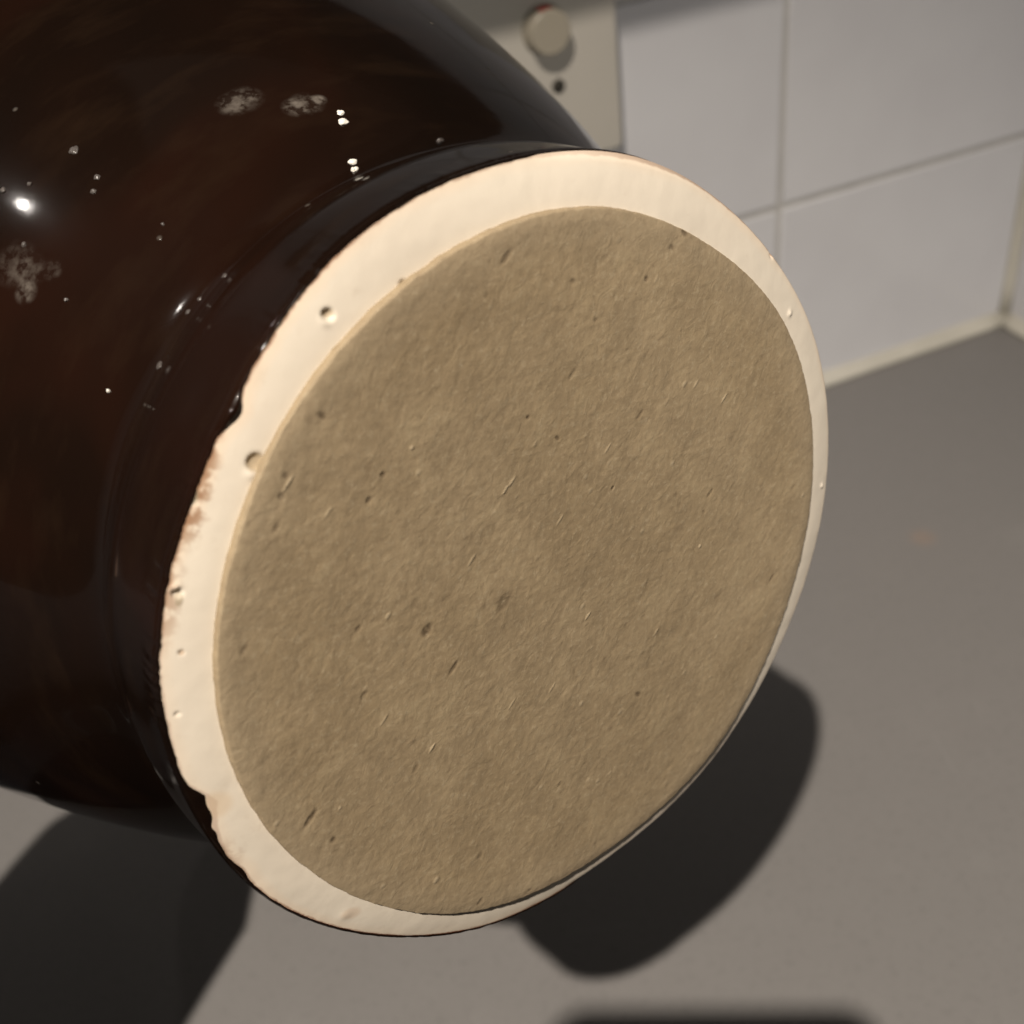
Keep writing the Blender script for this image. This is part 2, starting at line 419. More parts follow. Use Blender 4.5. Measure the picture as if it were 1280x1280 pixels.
def m_clay():
    t = NT('cream_fired_clay'); v = t.coord()
    base = t.ramp(t.noise(v, 40, 3), [(0.3, (0.70, 0.625, 0.52)), (0.7, (0.74, 0.67, 0.56))])
    e = t.attr('edge'); big = t.noise(v, 55, 4, 0.6)
    en = t.math('ADD', e, t.math('MULTIPLY', t.math('SUBTRACT', big, 0.5), 0.9))
    patch = t.ramp(t.noise(v, 16, 2), [(0.38, 0.25), (0.62, 1.0)])
    c = t.mix(t.math('MULTIPLY', t.ramp(en, [(0.40, 0.0), (0.95, 0.40)]), patch), base, (0.78, 0.57, 0.38))
    fine = t.noise(v, 420, 3, 0.6)
    en2 = t.math('ADD', e, t.math('MULTIPLY', t.math('SUBTRACT', fine, 0.5), 0.30))
    c = t.mix(t.math('MULTIPLY', t.ramp(en2, [(0.90, 0.0), (1.02, 0.8)]), patch), c, (0.28, 0.13, 0.07))
    c = t.mix(t.ramp(t.noise(v, 240, 4, 0.7), [(0.60, 0.0), (0.75, 0.22)]), c, (0.52, 0.43, 0.33))
    # rough brown fringe where the glaze was wiped, on one side of the foot
    for ctr, rad, f in FRINGE:
        m = t.blob(ctr, rad, soft=0.6)
        k = t.math('MULTIPLY', t.math('MULTIPLY', m, f), t.ramp(t.math('ADD', fine, t.math('MULTIPLY', e, 0.25)), [(0.58, 0.0), (0.72, 1.0)]))
        c = t.mix(k, c, (0.33, 0.19, 0.11))
    for ctr, rad, col, f in CLAY_MARKS:
        m = t.blob(ctr, rad, soft=0.35); c = t.mix(t.math('MULTIPLY', m, f), c, col)
    t.set('Base Color', c); t.set('Roughness', 0.5); t.set('Specular IOR Level', 0.35)
    b1 = t.bump(t.noise(v, 700, 3), 0.00004, 0.6); t.set('Normal', t.bump(t.noise(v, 130, 3), 0.00015, 0.5, b1))
    return t.m
def ploc(px, py, s=0.04):
    x, y = pix_local(px, py, s); return (x * S, y * S, -s * S)
FRINGE = [(ploc(240, 620), (0.0022, 0.006, 0.004), 1.0), (ploc(208, 745), (0.0020, 0.007, 0.004), 0.6), (ploc(258, 570), (0.0018, 0.004, 0.004), 0.8), (ploc(286, 1075), (0.0020, 0.003, 0.004), 0.4)]
CLAY_MARKS = [(ploc(317, 576), (0.00125, 0.00125, 0.004), (0.42, 0.33, 0.21), 0.85), (ploc(408, 391), (0.0008, 0.0006, 0.004), (0.38, 0.29, 0.18), 0.75),
              (ploc(243, 622), (0.0006, 0.0011, 0.004), (0.25, 0.22, 0.15), 0.8), (ploc(224, 750), (0.0005, 0.0009, 0.004), (0.33, 0.27, 0.18), 0.7),
              (ploc(282, 731), (0.0004, 0.0006, 0.004), (0.33, 0.29, 0.2), 0.7), (ploc(226, 815), (0.0004, 0.0004, 0.004), (0.42, 0.30, 0.2), 0.7),
              (ploc(270, 1005), (0.0022, 0.0022, 0.004), (0.62, 0.47, 0.31), 0.45), (ploc(437, 1140), (0.0017, 0.0012, 0.004), (0.60, 0.44, 0.31), 0.45),
              (ploc(962, 315), (0.0006, 0.0008, 0.004), (0.45, 0.36, 0.25), 0.6)]
M_CLAY = m_clay()
obj('foot_ring', bm, M_CLAY, pot)

# -- glazed body
PROF = [(0.14, 1.128), (0.22, 1.133), (0.30, 1.136), (0.36, 1.130), (0.41, 1.108), (0.46, 1.096), (0.52, 1.108), (0.60, 1.150), (0.68, 1.202),
        (0.80, 1.275), (1.0, 1.384), (1.3, 1.524), (1.6, 1.648), (2.0, 1.800), (2.5, 1.955), (3.0, 2.05), (3.5, 2.07), (4.0, 1.97), (4.5, 1.79), (4.9, 1.56), (5.2, 1.39), (5.4, 1.35), (5.55, 1.40), (5.65, 1.46)]
PROF_IN = [(5.72, 1.44), (5.70, 1.34), (5.4, 1.24), (5.1, 1.28), (4.8, 1.48), (4.4, 1.70), (3.5, 1.92), (2.5, 1.80), (1.6, 1.48), (0.8, 1.1), (0.6, 0.8), (0.58, 0.02)]
def smooth_profile(P, step):
    xs = [p[0] for p in P]; ys = [p[1] for p in P]; n = len(P); m = []
    for i in range(n):
        if i == 0: m.append((ys[1] - ys[0]) / (xs[1] - xs[0]))
        elif i == n - 1: m.append((ys[-1] - ys[-2]) / (xs[-1] - xs[-2]))
        else:
            h0, h1 = xs[i] - xs[i-1], xs[i+1] - xs[i]; d0, d1 = (ys[i] - ys[i-1]) / h0, (ys[i+1] - ys[i]) / h1
            m.append((d0 * h1 + d1 * h0) / (h0 + h1))
    out = []; i = 0; x = xs[0]
    while x < xs[-1]:
        while x > xs[i+1]: i += 1
        h = xs[i+1] - xs[i]; u = (x - xs[i]) / h
        out.append((x, (2*u**3 - 3*u*u + 1) * ys[i] + (u**3 - 2*u*u + u) * h * m[i] + (3*u*u - 2*u**3) * ys[i+1] + (u**3 - u*u) * h * m[i+1]))
        x += step
    out.append(P[-1])
    # relax so that reflections run without kinks
    r = [p[1] for p in out]
    for _ in range(5): r = [r[0]] + [0.25 * r[k-1] + 0.5 * r[k] + 0.25 * r[k+1] for k in range(1, len(r) - 1)] + [r[-1]]
    return [(p[0], q) for p, q in zip(out, r)]
OUTER = smooth_profile(PROF, 0.022)
fine_prof = OUTER + PROF_IN
def r_at(q):
    return next((r0 + (r1 - r0) * (q - s0) / (s1 - s0) for (s0, r0), (s1, r1) in zip(OUTER, OUTER[1:]) if s0 <= q <= s1), 1.2)
bm = bmesh.new(); lay = bm.verts.layers.float.new('lip')
rings = []
def lipz(t):                     # thickness of the glaze roll at the clay edge
    z = 0.0050 + 0.0025 * cn(t, 30, 7)
    z += 0.010 * exp(-(angd(t, -157.5) / 1.9) ** 2) + 0.006 * exp(-(angd(t, 152) / 3.5) ** 2)
    return z
def foot_r(r0, s_, t):
    k = max(0.0, min(1.0, 1 - (s_ - 0.12) / 0.40)); k = k * k * (3 - 2 * k)
    return r0 + k * (R_ring(t) - 1.1138 - 0.006 * bare(t))
SEG2 = 1200
for j in range(10):
    rg = []
    for i in range(SEG2):
        t = -2 * pi * i / SEG2
        w_b = bare(t); re = R_ring(t) - edge_noise(t) * (1 - w_b) + 0.010 * w_b; rim = R_ring(t) + 0.012 - 0.001 * w_b; rim = max(rim, re + 0.012 - 0.011 * w_b); lz = lipz(t) * (1 - w_b) - 0.035 * w_b
        # lip curve from below the clay, over the roll, out to the foot wall
        u = j / 9
        ang = u * pi * 0.5
        if j == 0: r, z = re - 0.001, -0.062
        elif j == 1: r, z = re, -0.050 + lz * 0.4
        elif j == 2: r, z = re + 0.004, -0.050 + lz
        elif j == 3: r, z = re + 0.3 * (rim - re) + 0.004, -0.050 + lz
        elif j == 4: r, z = rim - 0.006, -0.050 + lz * 0.8
        elif j == 5: r, z = rim - 0.001, -0.055 - 0.033 * w_b
        elif j == 6: r, z = rim + 0.001, -0.066 - 0.026 * w_b
        elif j == 7: r, z = rim + 0.001, -0.080 - 0.014 * w_b
        elif j == 8: r, z = rim + 0.0012 - 0.002 * w_b, -0.10
        else: r, z = foot_r(1.1275, 0.12, t), -0.12
        v = bm.verts.new((r * cos(t) * S, -r * sin(t) * S, z * S)); v[lay] = 1 - u
        rg.append(v)
    rings.append(rg)
for (s, r0) in fine_prof:
    rg = []
    for i in range(SEG2):
        t = -2 * pi * i / SEG2
        r = foot_r(r0, s, t) + 0.005 * cn(t, 1.6, s * 1.1) * min(1, s * s)
        v = bm.verts.new((r * cos(t) * S, -r * sin(t) * S, -s * S)); v[lay] = 0; rg.append(v)
    rings.append(rg)
for a, b in zip(rings, rings[1:]):
    for i in range(SEG2):
        k = (i + 1) % SEG2; bm.faces.new((a[i], a[k], b[k], b[i]))
bm.faces.new(rings[-1])
bmesh.ops.recalc_face_normals(bm, faces=bm.faces[:])
SMUDGE = []
def m_glaze():
    t = NT('brown_salt_glaze'); v = t.coord()
    n1 = t.noise(v, 14, 3, 0.55, 0.6); n2 = t.noise(t.coord(scale=(1, 1, 3)), 45, 4, 0.6)
    c = t.ramp(n1, [(0.30, (0.0045, 0.0030, 0.0022)), (0.54, (0.0078, 0.0038, 0.0024)), (0.80, (0.019, 0.0062, 0.0034))])
    c = t.mix(t.ramp(n2, [(0.5, 0.0), (0.8, 0.5)]), c, (0.02, 0.011, 0.006))
    # thinner, browner glaze on the rolled lip
    lp = t.attr('lip')
    c = t.mix(t.ramp(lp, [(0.80, 0.0), (0.98, 0.8)]), c, (0.20, 0.07, 0.025))
    # pits and crumbs
    vor = t.n('ShaderNodeTexVoronoi', feature='F1', i_Vector=v, i_Scale=170.0); pit = t.ramp(vor.outputs['Distance'], [(0.03, 1.0), (0.11, 0.0)])
    sel = t.ramp(t.n('ShaderNodeSeparateColor', i_0=vor.outputs['Color']).outputs[0], [(0.90, 0.0), (0.92, 1.0)])
    pm = t.math('MULTIPLY', pit, sel)
    c = t.mix(t.math('MULTIPLY', pm, 0.6), c, (0.16, 0.14, 0.12))
    rough = t.ramp(t.noise(v, 60, 4, 0.6), [(0.35, 0.05), (0.75, 0.13)])
    dn = t.noise(v, 520, 3, 0.6)
    for ctr, rad, f in SMUDGE:
        m = t.math('MULTIPLY', t.blob(ctr, rad, soft=0.5), t.ramp(dn, [(0.40, 0.05), (0.66, 1.0)]))
        m = t.math('MULTIPLY', m, f)
        c = t.mix(m, c, (0.125, 0.108, 0.092)); rough = t.mix(t.math('MULTIPLY', m, 0.7), rough, (0.35, 0.35, 0.35))
    t.set('Base Color', c); t.set('Roughness', rough); t.set('Specular IOR Level', 0.32); t.set('IOR', 1.42); t.set('Coat Weight', 0.12); t.set('Coat Roughness', 0.25)
    h = t.bump(t.noise(v, 45, 2, 0.4), 0.0005, 0.10)
    h = t.bump(t.noise(v, 260, 3, 0.5), 0.00006, 0.25, h)
    h = t.bump(pm, 0.0003, 0.8, h)
    t.set('Normal', h)
    return t.m
def body_hit(px, py):
    """nearest point of the profile along a sight line, in pot coordinates (to place dirt marks)"""
    d = CX * ((px - 640) / 1380) + CU * ((640 - py) / 1380) + fwd; o = Vector((0, 0, H))
    Mi = JR.inverted(); o = Mi @ o / S; d = (Mi.to_3x3() @ d)
    prev = None
    for k in range(6000):
        p = o + d * (k * 0.0015); s = -p.z
        if s < 0.12: continue
        rr = math.hypot(p.x, p.y)
        if s < 4 and rr < 2.1 and rr < r_at(s): return p * S
    return None
for (px, py, rr, f) in ((292, 130, 0.0022, 0.75), (306, 124, 0.0024, 0.5), (314, 121, 0.0009, 0.8), (370, 134, 0.0018, 0.9), (383, 130, 0.0022, 0.6), (398, 125, 0.0011, 1.0), (33, 365, 0.0016, 0.7), (36, 340, 0.0024, 0.4), (66, 338, 0.0014, 0.35), (20, 330, 0.003, 0.3), (184, 700, 0.0, 0)):
    h = body_hit(px, py)
    if h and f: SMUDGE.append((tuple(h), (rr, rr, rr), f))
M_GLAZE = m_glaze()
body = obj('body', bm, M_GLAZE, pot)

# hardened drop of glaze on the foot edge
x, y = pix_local(288, 517, 0.045)
bm = bmesh.new(); bmesh.ops.create_icosphere(bm, subdivisions=3, radius=1.0)
for v in bm.verts:
    n_ = 1 + 0.18 * nz(v.co.x * 1.6, v.co.y * 1.6, v.co.z * 1.6)
    v.co = Vector((v.co.x * 0.011, v.co.y * 0.030, v.co.z * 0.011)) * n_
bmesh.ops.transform(bm, matrix=Matrix.Rotation(math.atan2(y, x), 4, 'Z'), verts=bm.verts[:])
for v in bm.verts: v.co = (v.co + Vector((x, y, -0.046))) * S
lay = bm.verts.layers.float.new('lip')
obj('glaze_drip', bm, M_GLAZE, pot)

# hard little pimples of glaze, the taller ones coloured white to paint a glint
M_GLINT = simple('white_glaze_glint', (0.80, 0.77, 0.70), 0.35).m
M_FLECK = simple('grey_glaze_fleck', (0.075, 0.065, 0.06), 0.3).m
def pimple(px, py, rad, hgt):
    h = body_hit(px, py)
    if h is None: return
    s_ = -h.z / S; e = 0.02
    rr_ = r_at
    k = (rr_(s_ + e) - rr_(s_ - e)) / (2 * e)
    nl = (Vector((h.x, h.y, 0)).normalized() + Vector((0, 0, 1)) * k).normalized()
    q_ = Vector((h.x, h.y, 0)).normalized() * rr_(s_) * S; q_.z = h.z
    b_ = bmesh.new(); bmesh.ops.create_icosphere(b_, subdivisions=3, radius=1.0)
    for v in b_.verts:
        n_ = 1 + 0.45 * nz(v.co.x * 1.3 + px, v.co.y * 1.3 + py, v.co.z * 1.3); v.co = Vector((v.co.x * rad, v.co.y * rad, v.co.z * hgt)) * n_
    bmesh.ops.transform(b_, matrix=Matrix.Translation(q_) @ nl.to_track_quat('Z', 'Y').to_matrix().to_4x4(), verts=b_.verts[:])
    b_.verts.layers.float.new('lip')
    obj('glaze_crumb', b_, M_GLINT if hgt > .00035 else M_FLECK, pot)
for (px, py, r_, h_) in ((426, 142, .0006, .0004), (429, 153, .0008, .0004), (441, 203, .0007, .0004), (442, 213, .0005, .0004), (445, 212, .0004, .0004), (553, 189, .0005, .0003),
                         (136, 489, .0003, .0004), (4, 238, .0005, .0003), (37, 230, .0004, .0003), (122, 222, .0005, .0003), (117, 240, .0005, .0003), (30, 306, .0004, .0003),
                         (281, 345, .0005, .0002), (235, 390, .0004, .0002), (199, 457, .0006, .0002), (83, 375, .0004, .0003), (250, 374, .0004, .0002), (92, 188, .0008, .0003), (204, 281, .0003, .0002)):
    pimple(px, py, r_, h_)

# -- cardboard pad glued on the base
SPECKS = [(461, 625, 4, 5, .9), (479, 594, 4, 4, .8), (808, 349, 3.5, 4.5, 1), (766, 610, 3, 3, .8), (534, 788, 7, 11, .75), (448, 786, 4, 6, .5), (630, 753, 10, 16, .45), (632, 322, 4, 12, .6),
          (403, 520, 8, 4, .7), (352, 621, 5, 5, .6), (306, 812, 4, 9, .5), (388, 1024, 4, 16, .8), (417, 1050, 5, 5, .7), (567, 835, 4, 12, .5), (965, 722, 3, 8, .7), (888, 616, 3, 9, .5),
          (798, 868, 7, 4, .6), (660, 522, 3, 3, .7), (697, 548, 5, 3, .6), (745, 400, 4, 4, .5), (717, 352, 5, 4, .5), (858, 290, 8, 6, .6), (840, 310, 5, 5, .6), (600, 1070, 5, 7, .4),
          (716, 468, 3, 9, .5), (800, 519, 3, 10, .4), (357, 595, 5, 4, .5), (345, 660, 4, 7, .45), (455, 870, 4, 8, .4), (520, 960, 4, 8, .4), (700, 980, 3, 6, .35), (662, 1113, 4, 3, .6), (600, 1128, 3, 8, .7), (880, 640, 4, 3, .4)]
FIBRES = [(640, 602, 2.2, 9), (632, 612, 2, 8), (870, 480, 2, 8), (545, 1100, 6, 6), (762, 966, 4, 5), (905, 498, 2.5, 9), (820, 350, 2, 7), (410, 640, 2, 8), (360, 605, 2.5, 12), (485, 770, 5, 5), (875, 683, 4, 3),
          (515, 560, 4, 3), (700, 650, 2, 9), (590, 700, 2, 10), (760, 560, 2, 9), (480, 900, 2, 9), (540, 935, 2, 8), (690, 860, 2, 9), (735, 770, 2, 8), (820, 790, 2, 8), (425, 1010, 3, 3), (640, 880, 2, 10)]
def pad_h(x, y):
    r = math.hypot(x, y)
    u, v = (x * 0.57 + y * 0.82), (x * 0.82 - y * 0.57)
    return 0.0022 * nz(x * 3.5, y * 3.5, 1) + 0.0010 * nz(x * 10, y * 10, 4) + 0.0007 * nz(u * 26, v * 32, 9) + 0.0005 * nz(x * 60, y * 60, 6)
# direction of the board's fibres: lower left to upper right as held
_a = pix_local(600, 760, 0); _b = pix_local(660, 665, 0)
PADROT = math.atan2(_b[1] - _a[1], _b[0] - _a[0])
NRp = 330; SEGp = 1200; NE = 6
tt = -2 * pi * np.arange(SEGp) / SEGp
Rt = np.array([four(FD, t) + 0.0022 * cn(t, 26, 11) + 0.0012 * cn(t, 80, 12) for t in tt]); Re = Rt - 0.005
jr_ = np.concatenate([np.arange(NRp + 1) / NRp])
RR = 0.012 + (Re[None, :] - 0.012) * jr_[:, None]
XX = RR * np.cos(tt)[None, :]; YY = -RR * np.sin(tt)[None, :]
ZZ = np.zeros_like(XX)
for j in range(NRp + 1):
    st = 1 if j > 60 else 4
    for i in range(0, SEGp, st): ZZ[j, i:i + st] = pad_h(XX[j, i], YY[j, i])
ZZ -= 0.004 * np.clip((RR - Re[None, :] + 0.035) / 0.035, 0, None) ** 2
RIM = np.clip(1 - (Rt[None, :] - RR) / 0.16, 0, 1)
ca, sa = cos(PADROT), sin(PADROT)
def mark(px, py, along, across, soft=0.45):
    """weight of one elongated mark, stretched along the fibres"""
    x_, y_ = pix_local(px, py, 0.0)
    u = (XX - x_) * ca + (YY - y_) * sa; v = -(XX - x_) * sa + (YY - y_) * ca
    l = np.sqrt((u / along) ** 2 + (v / across) ** 2)
    q = np.clip((l - (1 - soft)) / (2 * soft), 0, 1); return 1 - q * q * (3 - 2 * q)
K_ = 1 / 430.0
NZM = np.zeros_like(XX)
for j in range(NRp + 1):
    for i in range(0, SEGp, 2): NZM[j, i:i + 2] = 1.0 + 0.9 * nz(XX[j, i] * 90, YY[j, i] * 90, 3)
NZM = np.clip(NZM, 0, 1)
DARK = np.zeros_like(XX); PALE = np.zeros_like(XX)
for (px, py, ra, rb, f) in SPECKS: DARK = np.maximum(DARK, min(1.0, 1.25 * f) * NZM * mark(px, py, rb * K_ * 0.7, max(0.0048, ra * K_ * 0.7), 0.5))
for (px, py, ra, rb) in FIBRES: PALE = np.maximum(PALE, (0.45 + 0.55 * ((px * 7 + py) % 10) / 10) * mark(px, py, rb * K_ * 0.75, max(0.0036, ra * K_ * 0.5)))
ZZ += 0.0012 * PALE - 0.0030 * DARK
for k in range(1, NE):
    r = Re + [0, .002, .004, .005, .0055, .005][k]; z = [0, -.005, -.010, -.018, -.028, -.045][k] + np.array([0.0015 * cn(t, 60, k) for t in tt])
    XX = np.vstack([XX, r * np.cos(tt)]); YY = np.vstack([YY, -r * np.sin(tt)]); ZZ = np.vstack([ZZ, z])
    for nm_ in ('RIM', 'DARK', 'PALE'): globals()[nm_] = np.vstack([globals()[nm_], np.full((1, SEGp), 1.0 if nm_ == 'RIM' else 0.0)])
nr = XX.shape[0]
co = np.stack([XX, YY, ZZ], -1).reshape(-1, 3) * S
ii, jj = np.meshgrid(np.arange(SEGp), np.arange(nr - 1)); i2 = (ii + 1) % SEGp
faces = np.stack([jj * SEGp + ii, (jj + 1) * SEGp + ii, (jj + 1) * SEGp + i2, jj * SEGp + i2], -1).reshape(-1, 4)
me = bpy.data.meshes.new('base_pad'); me.vertices.add(len(co) + 1); me.vertices.foreach_set('co', np.append(co.ravel(), [0, 0, ZZ[0].mean() * S]))
tri = np.stack([np.arange(SEGp), (np.arange(SEGp) + 1) % SEGp, np.full(SEGp, len(co))], -1)
idx = np.concatenate([faces.ravel(), tri.ravel()]); nf = len(faces) + SEGp
me.loops.add(len(idx)); me.loops.foreach_set('vertex_index', idx.astype(np.int32))
me.polygons.add(nf); ls = np.concatenate([np.arange(len(faces)) * 4, len(faces) * 4 + np.arange(SEGp) * 3])
me.polygons.foreach_set('loop_start', ls.astype(np.int32)); me.update(calc_edges=True); me.validate()
for nm_, arr in (('rim', RIM), ('dark', DARK), ('pale', PALE)):
    at = me.attributes.new(nm_, 'FLOAT', 'POINT'); at.data.foreach_set('value', np.append(arr.ravel(), 0).astype(np.float32))
me.polygons.foreach_set('use_smooth', [True] * nf)
def m_pad():
    t = NT('brown_fibre_board'); v = t.coord()
    vf = t.coord(rot=(0, 0, -PADROT))
    sc = t.n('ShaderNodeVectorMath', operation='MULTIPLY', i_0=vf, i_1=(1.0, 1.3, 1.0)).outputs[0]
    f1 = t.noise(sc, 330, 3, 0.6, 1.2); f2 = t.noise(sc, 900, 3, 0.6, 0.8); big = t.noise(v, 34, 4, 0.6); mid = t.noise(v, 130, 4, 0.65, 0.6)
    c = t.ramp(big, [(0.30, (0.270, 0.202, 0.118)), (0.70, (0.330, 0.253, 0.156))])
    c = t.mix(t.ramp(mid, [(0.36, 0.55), (0.56, 0.0)]), c, (0.235, 0.178, 0.108))
    c = t.mix(t.ramp(mid, [(0.55, 0.0), (0.7, 0.4)]), c, (0.36, 0.285, 0.175))
    c = t.mix(t.ramp(f2, [(0.55, 0.0), (0.75, 0.5)]), c, (0.42, 0.34, 0.225))
    c = t.mix(t.ramp(f1, [(0.24, 0.40), (0.40, 0.0)]), c, (0.19, 0.138, 0.08))
    c = t.mix(t.ramp(t.attr('rim'), [(0.2, 0.0), (0.85, 0.45), (1.0, 0.55)]), c, (0.325, 0.257, 0.170))
    vo = t.n('ShaderNodeTexVoronoi', feature='F1', i_Vector=sc, i_Scale=300.0)
    vc = t.n('ShaderNodeSeparateColor', i_0=vo.outputs['Color']); spot = t.ramp(vo.outputs['Distance'], [(0.05, 1.0), (0.22, 0.0)])
    sp = t.math('MULTIPLY', spot, t.ramp(vc.outputs[0], [(0.93, 0.0), (0.95, 0.45)]))
    dark = t.math('MAXIMUM', t.attr('dark'), sp)
    c = t.mix(t.math('MULTIPLY', dark, 0.85), c, (0.075, 0.05, 0.028))
    pale = t.math('MAXIMUM', t.attr('pale'), t.math('MULTIPLY', spot, t.ramp(vc.outputs[1], [(0.90, 0.0), (0.93, 0.75)])))
    c = t.mix(t.math('MULTIPLY', pale, 0.5), c, (0.50, 0.42, 0.29))
    g2 = t.noise(v, 650, 4, 0.75); c = t.mix(t.ramp(g2, [(0.30, 0.45), (0.46, 0.0)]), c, (0.20, 0.148, 0.09)); c = t.mix(t.ramp(g2, [(0.56, 0.0), (0.72, 0.45)]), c, (0.43, 0.355, 0.24))
    t.set('Base Color', c); t.set('Roughness', 0.72); t.set('Specular IOR Level', 0.3)
    gr = t.noise(v, 1500, 2, 0.5); c_ = None
    h = t.bump(f1, 0.00016, 0.7); h = t.bump(pale, 0.00012, 0.7, h); h = t.bump(f2, 0.00006, 0.6, h); h = t.bump(mid, 0.00035, 0.42, h)
    t.set('Normal', h)
    return t.m
me.materials.append(m_pad())
pad = bpy.data.objects.new('base_pad', me); COL.objects.link(pad); pad.parent = pot

# ------------------------------------------------------------------ phone taking the picture (its shadow falls on the countertop)
M_PHONE = simple('dark_phone_metal', (0.03, 0.03, 0.032), 0.35, 0.3).m
M_LENS = simple('lens_glass', (0.01, 0.01, 0.012), 0.08).m
PHM = Matrix((CX, CU, -fwd)).transposed().to_4x4()
pwid, phgt, pth = 0.092, 0.160, 0.009
PHM.translation = Vector((0, 0, H)) - CX * (pwid / 2 - 0.018) - CU * (phgt / 2 - 0.0065) - fwd * 0.004
phone = empty('phone', PHM)
tag(phone, 'dark phone held over the countertop, taking the picture', 'phone')
bm = bmesh.new(); rounded_slab(bm, pwid, phgt, pth, 0.012, 0, 0.002)
obj('case', bm, M_PHONE, phone)
bm = bmesh.new(); lathe(bm, [(0.005, -0.0015), (0.005, 0.0), (0.0045, 0.0005)], 32)
obj('lens', bm, M_LENS, phone, loc=(pwid / 2 - 0.018, phgt / 2 - 0.0065, 0))

# ------------------------------------------------------------------ the photographer (only the shadow of the arm and phone reaches the picture)
def skin_mesh(name, verts, edges, radii, mat, parent, sub=2, root=0):
    me = bpy.data.meshes.new(name); me.from_pydata([Vector(v) for v in verts], edges, []); me.materials.append(mat)
    o = bpy.data.objects.new(name, me); COL.objects.link(o)
    o.modifiers.new('skin', 'SKIN').use_smooth_shade = True
    for i, r in enumerate(radii):
        r = r if isinstance(r, tuple) else (r, r); me.skin_vertices[0].data[i].radius = r
    for i in range(len(verts)): me.skin_vertices[0].data[i].use_root = (i == root)
    ss = o.modifiers.new('sub', 'SUBSURF'); ss.levels = sub; ss.render_levels = sub
    o.parent = parent
    return o
M_SKIN = NT('skin'); _v = M_SKIN.coord()
M_SKIN.set('Base Color', M_SKIN.ramp(M_SKIN.noise(_v, 30, 3), [(0.3, (0.42, 0.25, 0.17)), (0.7, (0.50, 0.31, 0.22))])); M_SKIN.set('Roughness', 0.5); M_SKIN = M_SKIN.m
M_WOOL = NT('dark_wool'); _v = M_WOOL.coord()
M_WOOL.set('Base Color', M_WOOL.ramp(M_WOOL.noise(_v, 220, 3), [(0.3, (0.020, 0.020, 0.024)), (0.7, (0.035, 0.034, 0.038))])); M_WOOL.set('Roughness', 0.95)
M_WOOL.set('Normal', M_WOOL.bump(M_WOOL.noise(_v, 500, 3), 0.0008, 0.6)); M_WOOL = M_WOOL.m
M_HAIR = simple('dark_hair', (0.03, 0.02, 0.014), 0.6).m
person = empty('person', Matrix.Translation((-0.09, -0.36, -0.9)))
tag(person, 'person in a dark wool jumper holding the pot and a phone', 'person')
bpy.context.view_layer.update()
V, E_, Rr = [], [], []
def chain(pts, start=None):
    """pts: list of ((x,y,z), radius); returns index of the last vertex"""
    prev = start; first = None
    for p, r in pts:
        V.append(Vector(p)); Rr.append(r); i = len(V) - 1
        if prev is not None: E_.append((prev, i))
        prev = i
    return prev
Lw, Le, Ls = Vector((-0.186, 0.180, 0.252)), Vector((-0.316, -0.050, 0.190)), Vector((-0.27, -0.31, 0.43))
Rw, Re_, Rs = Vector((0.035, -0.118, 0.300)), Vector((0.17, -0.22, 0.14)), Vector((0.09, -0.34, 0.43))
chest = chain([((-0.09, -0.36, 0.02), (0.11, 0.07)), ((-0.09, -0.36, 0.16), (0.10, 0.065)), ((-0.09, -0.35, 0.33), (0.11, 0.07))])
neck = chain([((-0.09, -0.34, 0.47), 0.055), ((-0.085, -0.33, 0.53), 0.05), ((-0.08, -0.31, 0.60), 0.072), ((-0.08, -0.31, 0.67), 0.085), ((-0.08, -0.32, 0.73), 0.060)], chest)
chain([((-0.08, -0.232, 0.635), 0.014), ((-0.08, -0.212, 0.622), 0.010)], neck - 1)
for sg in (-1, 1): chain([((-0.08 + sg * 0.082, -0.315, 0.645), 0.012), ((-0.08 + sg * 0.092, -0.325, 0.660), 0.010)], neck - 1)
lw = chain([(Ls, 0.055), ((Ls + Le) / 2, 0.046), (Le, 0.038), (Le.lerp(Lw, 0.3), 0.040), (Le.lerp(Lw, 0.75), 0.030), (Lw, (0.026, 0.020))], chest)
rw = chain([(Rs, 0.055), ((Rs + Re_) / 2, 0.046), (Re_, 0.038), (Re_.lerp(Rw, 0.3), 0.038), (Re_.lerp(Rw, 0.75), 0.028), (Rw, (0.025, 0.020))], chest)
# left hand lies on the belly of the pot, fingers following its curve
Ax = Cw - nW * (2.6 * S)              # a point on the axis beside the hand
def on_pot(s_, angle, off):
    """point just off the belly: s_ along the axis, angle round it (0 = towards the arm)"""
    base = (Lw - Cw); radial = (base - nW * base.dot(nW)).normalized(); tang = nW.cross(radial)
    rr_ = r_at(s_)
    return Cw - nW * (s_ * S) + (radial * cos(angle) + tang * sin(angle)) * (rr_ * S + off)
palm = chain([(on_pot(2.9, 0.45, 0.024), (0.030, 0.016)), (on_pot(3.4, 0.5, 0.020), (0.036, 0.014))], lw)
for k, (a_, ln) in enumerate(((0.28, 0.84), (0.43, 0.98), (0.58, 1.0), (0.73, 0.90))):
    chain([(on_pot(3.8, a_, 0.013), 0.0095), (on_pot(3.8 + 0.38 * ln, a_ * 1.03, 0.012), 0.0088), (on_pot(3.8 + 0.7 * ln, a_ * 1.05, 0.0105), 0.0080), (on_pot(3.8 + 0.9 * ln, a_ * 1.05, 0.0085), 0.0070)], palm)
chain([(on_pot(2.95, 0.12, 0.018), 0.012), (on_pot(3.05, -0.05, 0.013), 0.0105), (on_pot(3.15, -0.20, 0.010), 0.0085)], palm - 1)
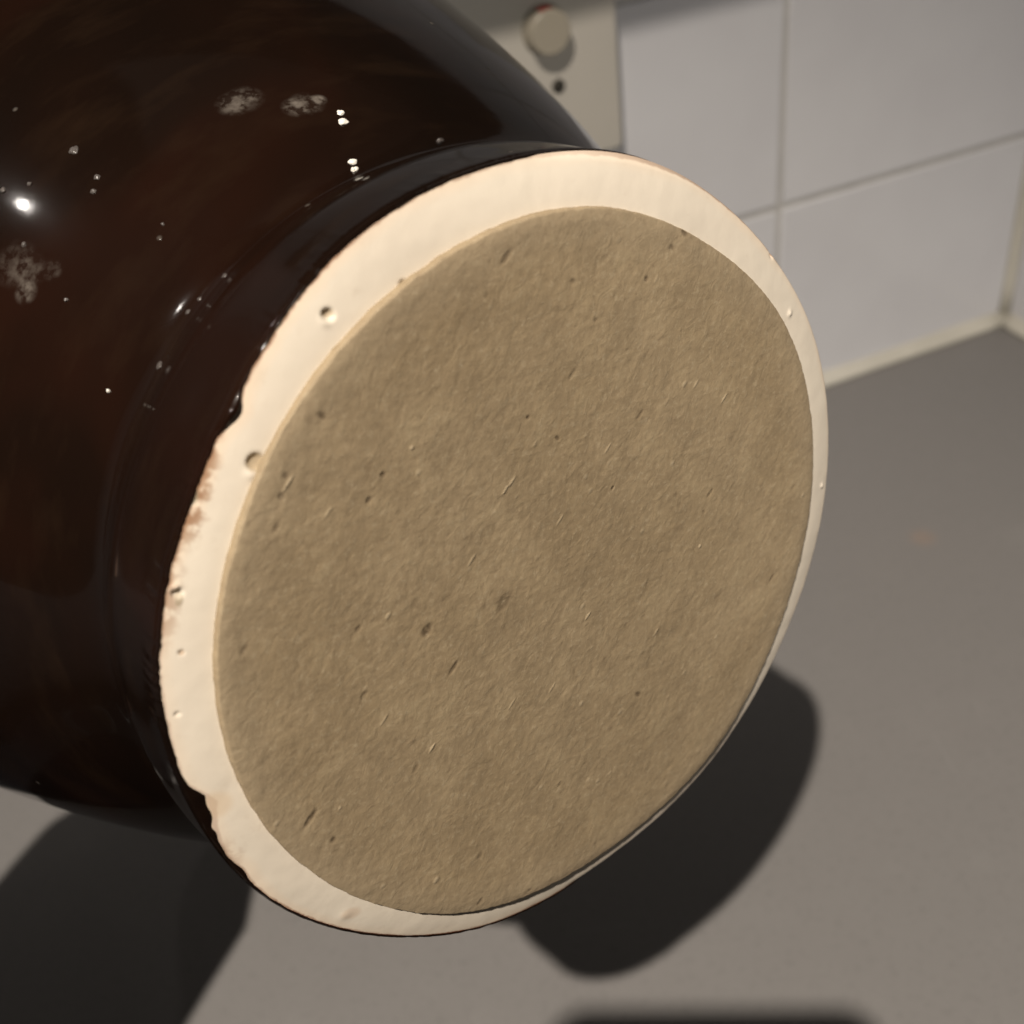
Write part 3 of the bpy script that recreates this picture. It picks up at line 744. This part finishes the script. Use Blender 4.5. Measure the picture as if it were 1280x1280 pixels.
# right hand closes round the lower half of the phone
def ph(x, y, z): return PHM @ Vector((x, y, z))
palm = chain([(ph(0.030, -0.078, 0.030), (0.030, 0.016)), (ph(0.030, -0.045, 0.026), (0.034, 0.013))], rw)
for k, (y_, ln) in enumerate(((-0.068, 0.85), (-0.047, 0.95), (-0.026, 1.0), (-0.005, 0.95))):
    chain([(ph(0.052, y_, 0.018), 0.0088), (ph(0.056, y_ + 0.001, 0.002), 0.0085), (ph(0.046, y_ + 0.002, -0.0085), 0.0080), (ph(0.046 - 0.022 * ln, y_ + 0.003, -0.0095), 0.0070)], palm)
chain([(ph(0.005, -0.060, 0.024), 0.012), (ph(-0.020, -0.045, 0.019), 0.0105), (ph(-0.040, -0.030, 0.016), 0.0085)], palm - 1)
skin_mesh('body', V, E_, Rr, M_SKIN, person, 2, chest).matrix_parent_inverse = person.matrix_world.inverted()
V, E_, Rr = [], [], []
hip = chain([((-0.09, -0.36, -0.08), (0.17, 0.12)), ((-0.09, -0.36, 0.14), (0.165, 0.115))])
ch = chain([((-0.09, -0.355, 0.32), (0.175, 0.12)), ], hip)
nk = chain([((-0.09, -0.345, 0.455), 0.075)], ch)
chain([(Ls, 0.070), ((Ls + Le) / 2, 0.056), (Le, 0.060), (Le.lerp(Lw, 0.35), 0.058), (Le.lerp(Lw, 0.7), 0.056), (Le.lerp(Lw, 0.95), 0.054), (on_pot(2.75, 0.35, 0.034), 0.056)], ch)
chain([(Rs, 0.070), ((Rs + Re_) / 2, 0.056), (Re_, 0.049), (Re_.lerp(Rw, 0.35), 0.046), (Re_.lerp(Rw, 0.7), 0.040), (Re_.lerp(Rw, 0.9), 0.034)], ch)
skin_mesh('jumper', V, E_, Rr, M_WOOL, person, 2, ch).matrix_parent_inverse = person.matrix_world.inverted()
V, E_, Rr = [], [], []
hp = chain([((-0.09, -0.36, -0.02), (0.155, 0.11)), ((-0.09, -0.36, -0.12), (0.16, 0.115))])
for sg in (-1, 1): chain([((-0.09 + sg * 0.085, -0.36, -0.2), 0.085), ((-0.09 + sg * 0.09, -0.35, -0.48), 0.062), ((-0.09 + sg * 0.095, -0.37, -0.80), 0.05), ((-0.09 + sg * 0.095, -0.37, -0.87), 0.045), ((-0.09 + sg * 0.10, -0.27, -0.885), 0.035)], hp)
skin_mesh('trousers', V, E_, Rr, M_WOOL, person, 2, 1).matrix_parent_inverse = person.matrix_world.inverted()
V, E_, Rr = [], [], []
chain([((-0.08, -0.345, 0.62), 0.070), ((-0.08, -0.345, 0.69), 0.088), ((-0.08, -0.325, 0.75), 0.070), ((-0.08, -0.27, 0.755), 0.045)])
skin_mesh('hair', V, E_, Rr, M_HAIR, person, 2, 0).matrix_parent_inverse = person.matrix_world.inverted()
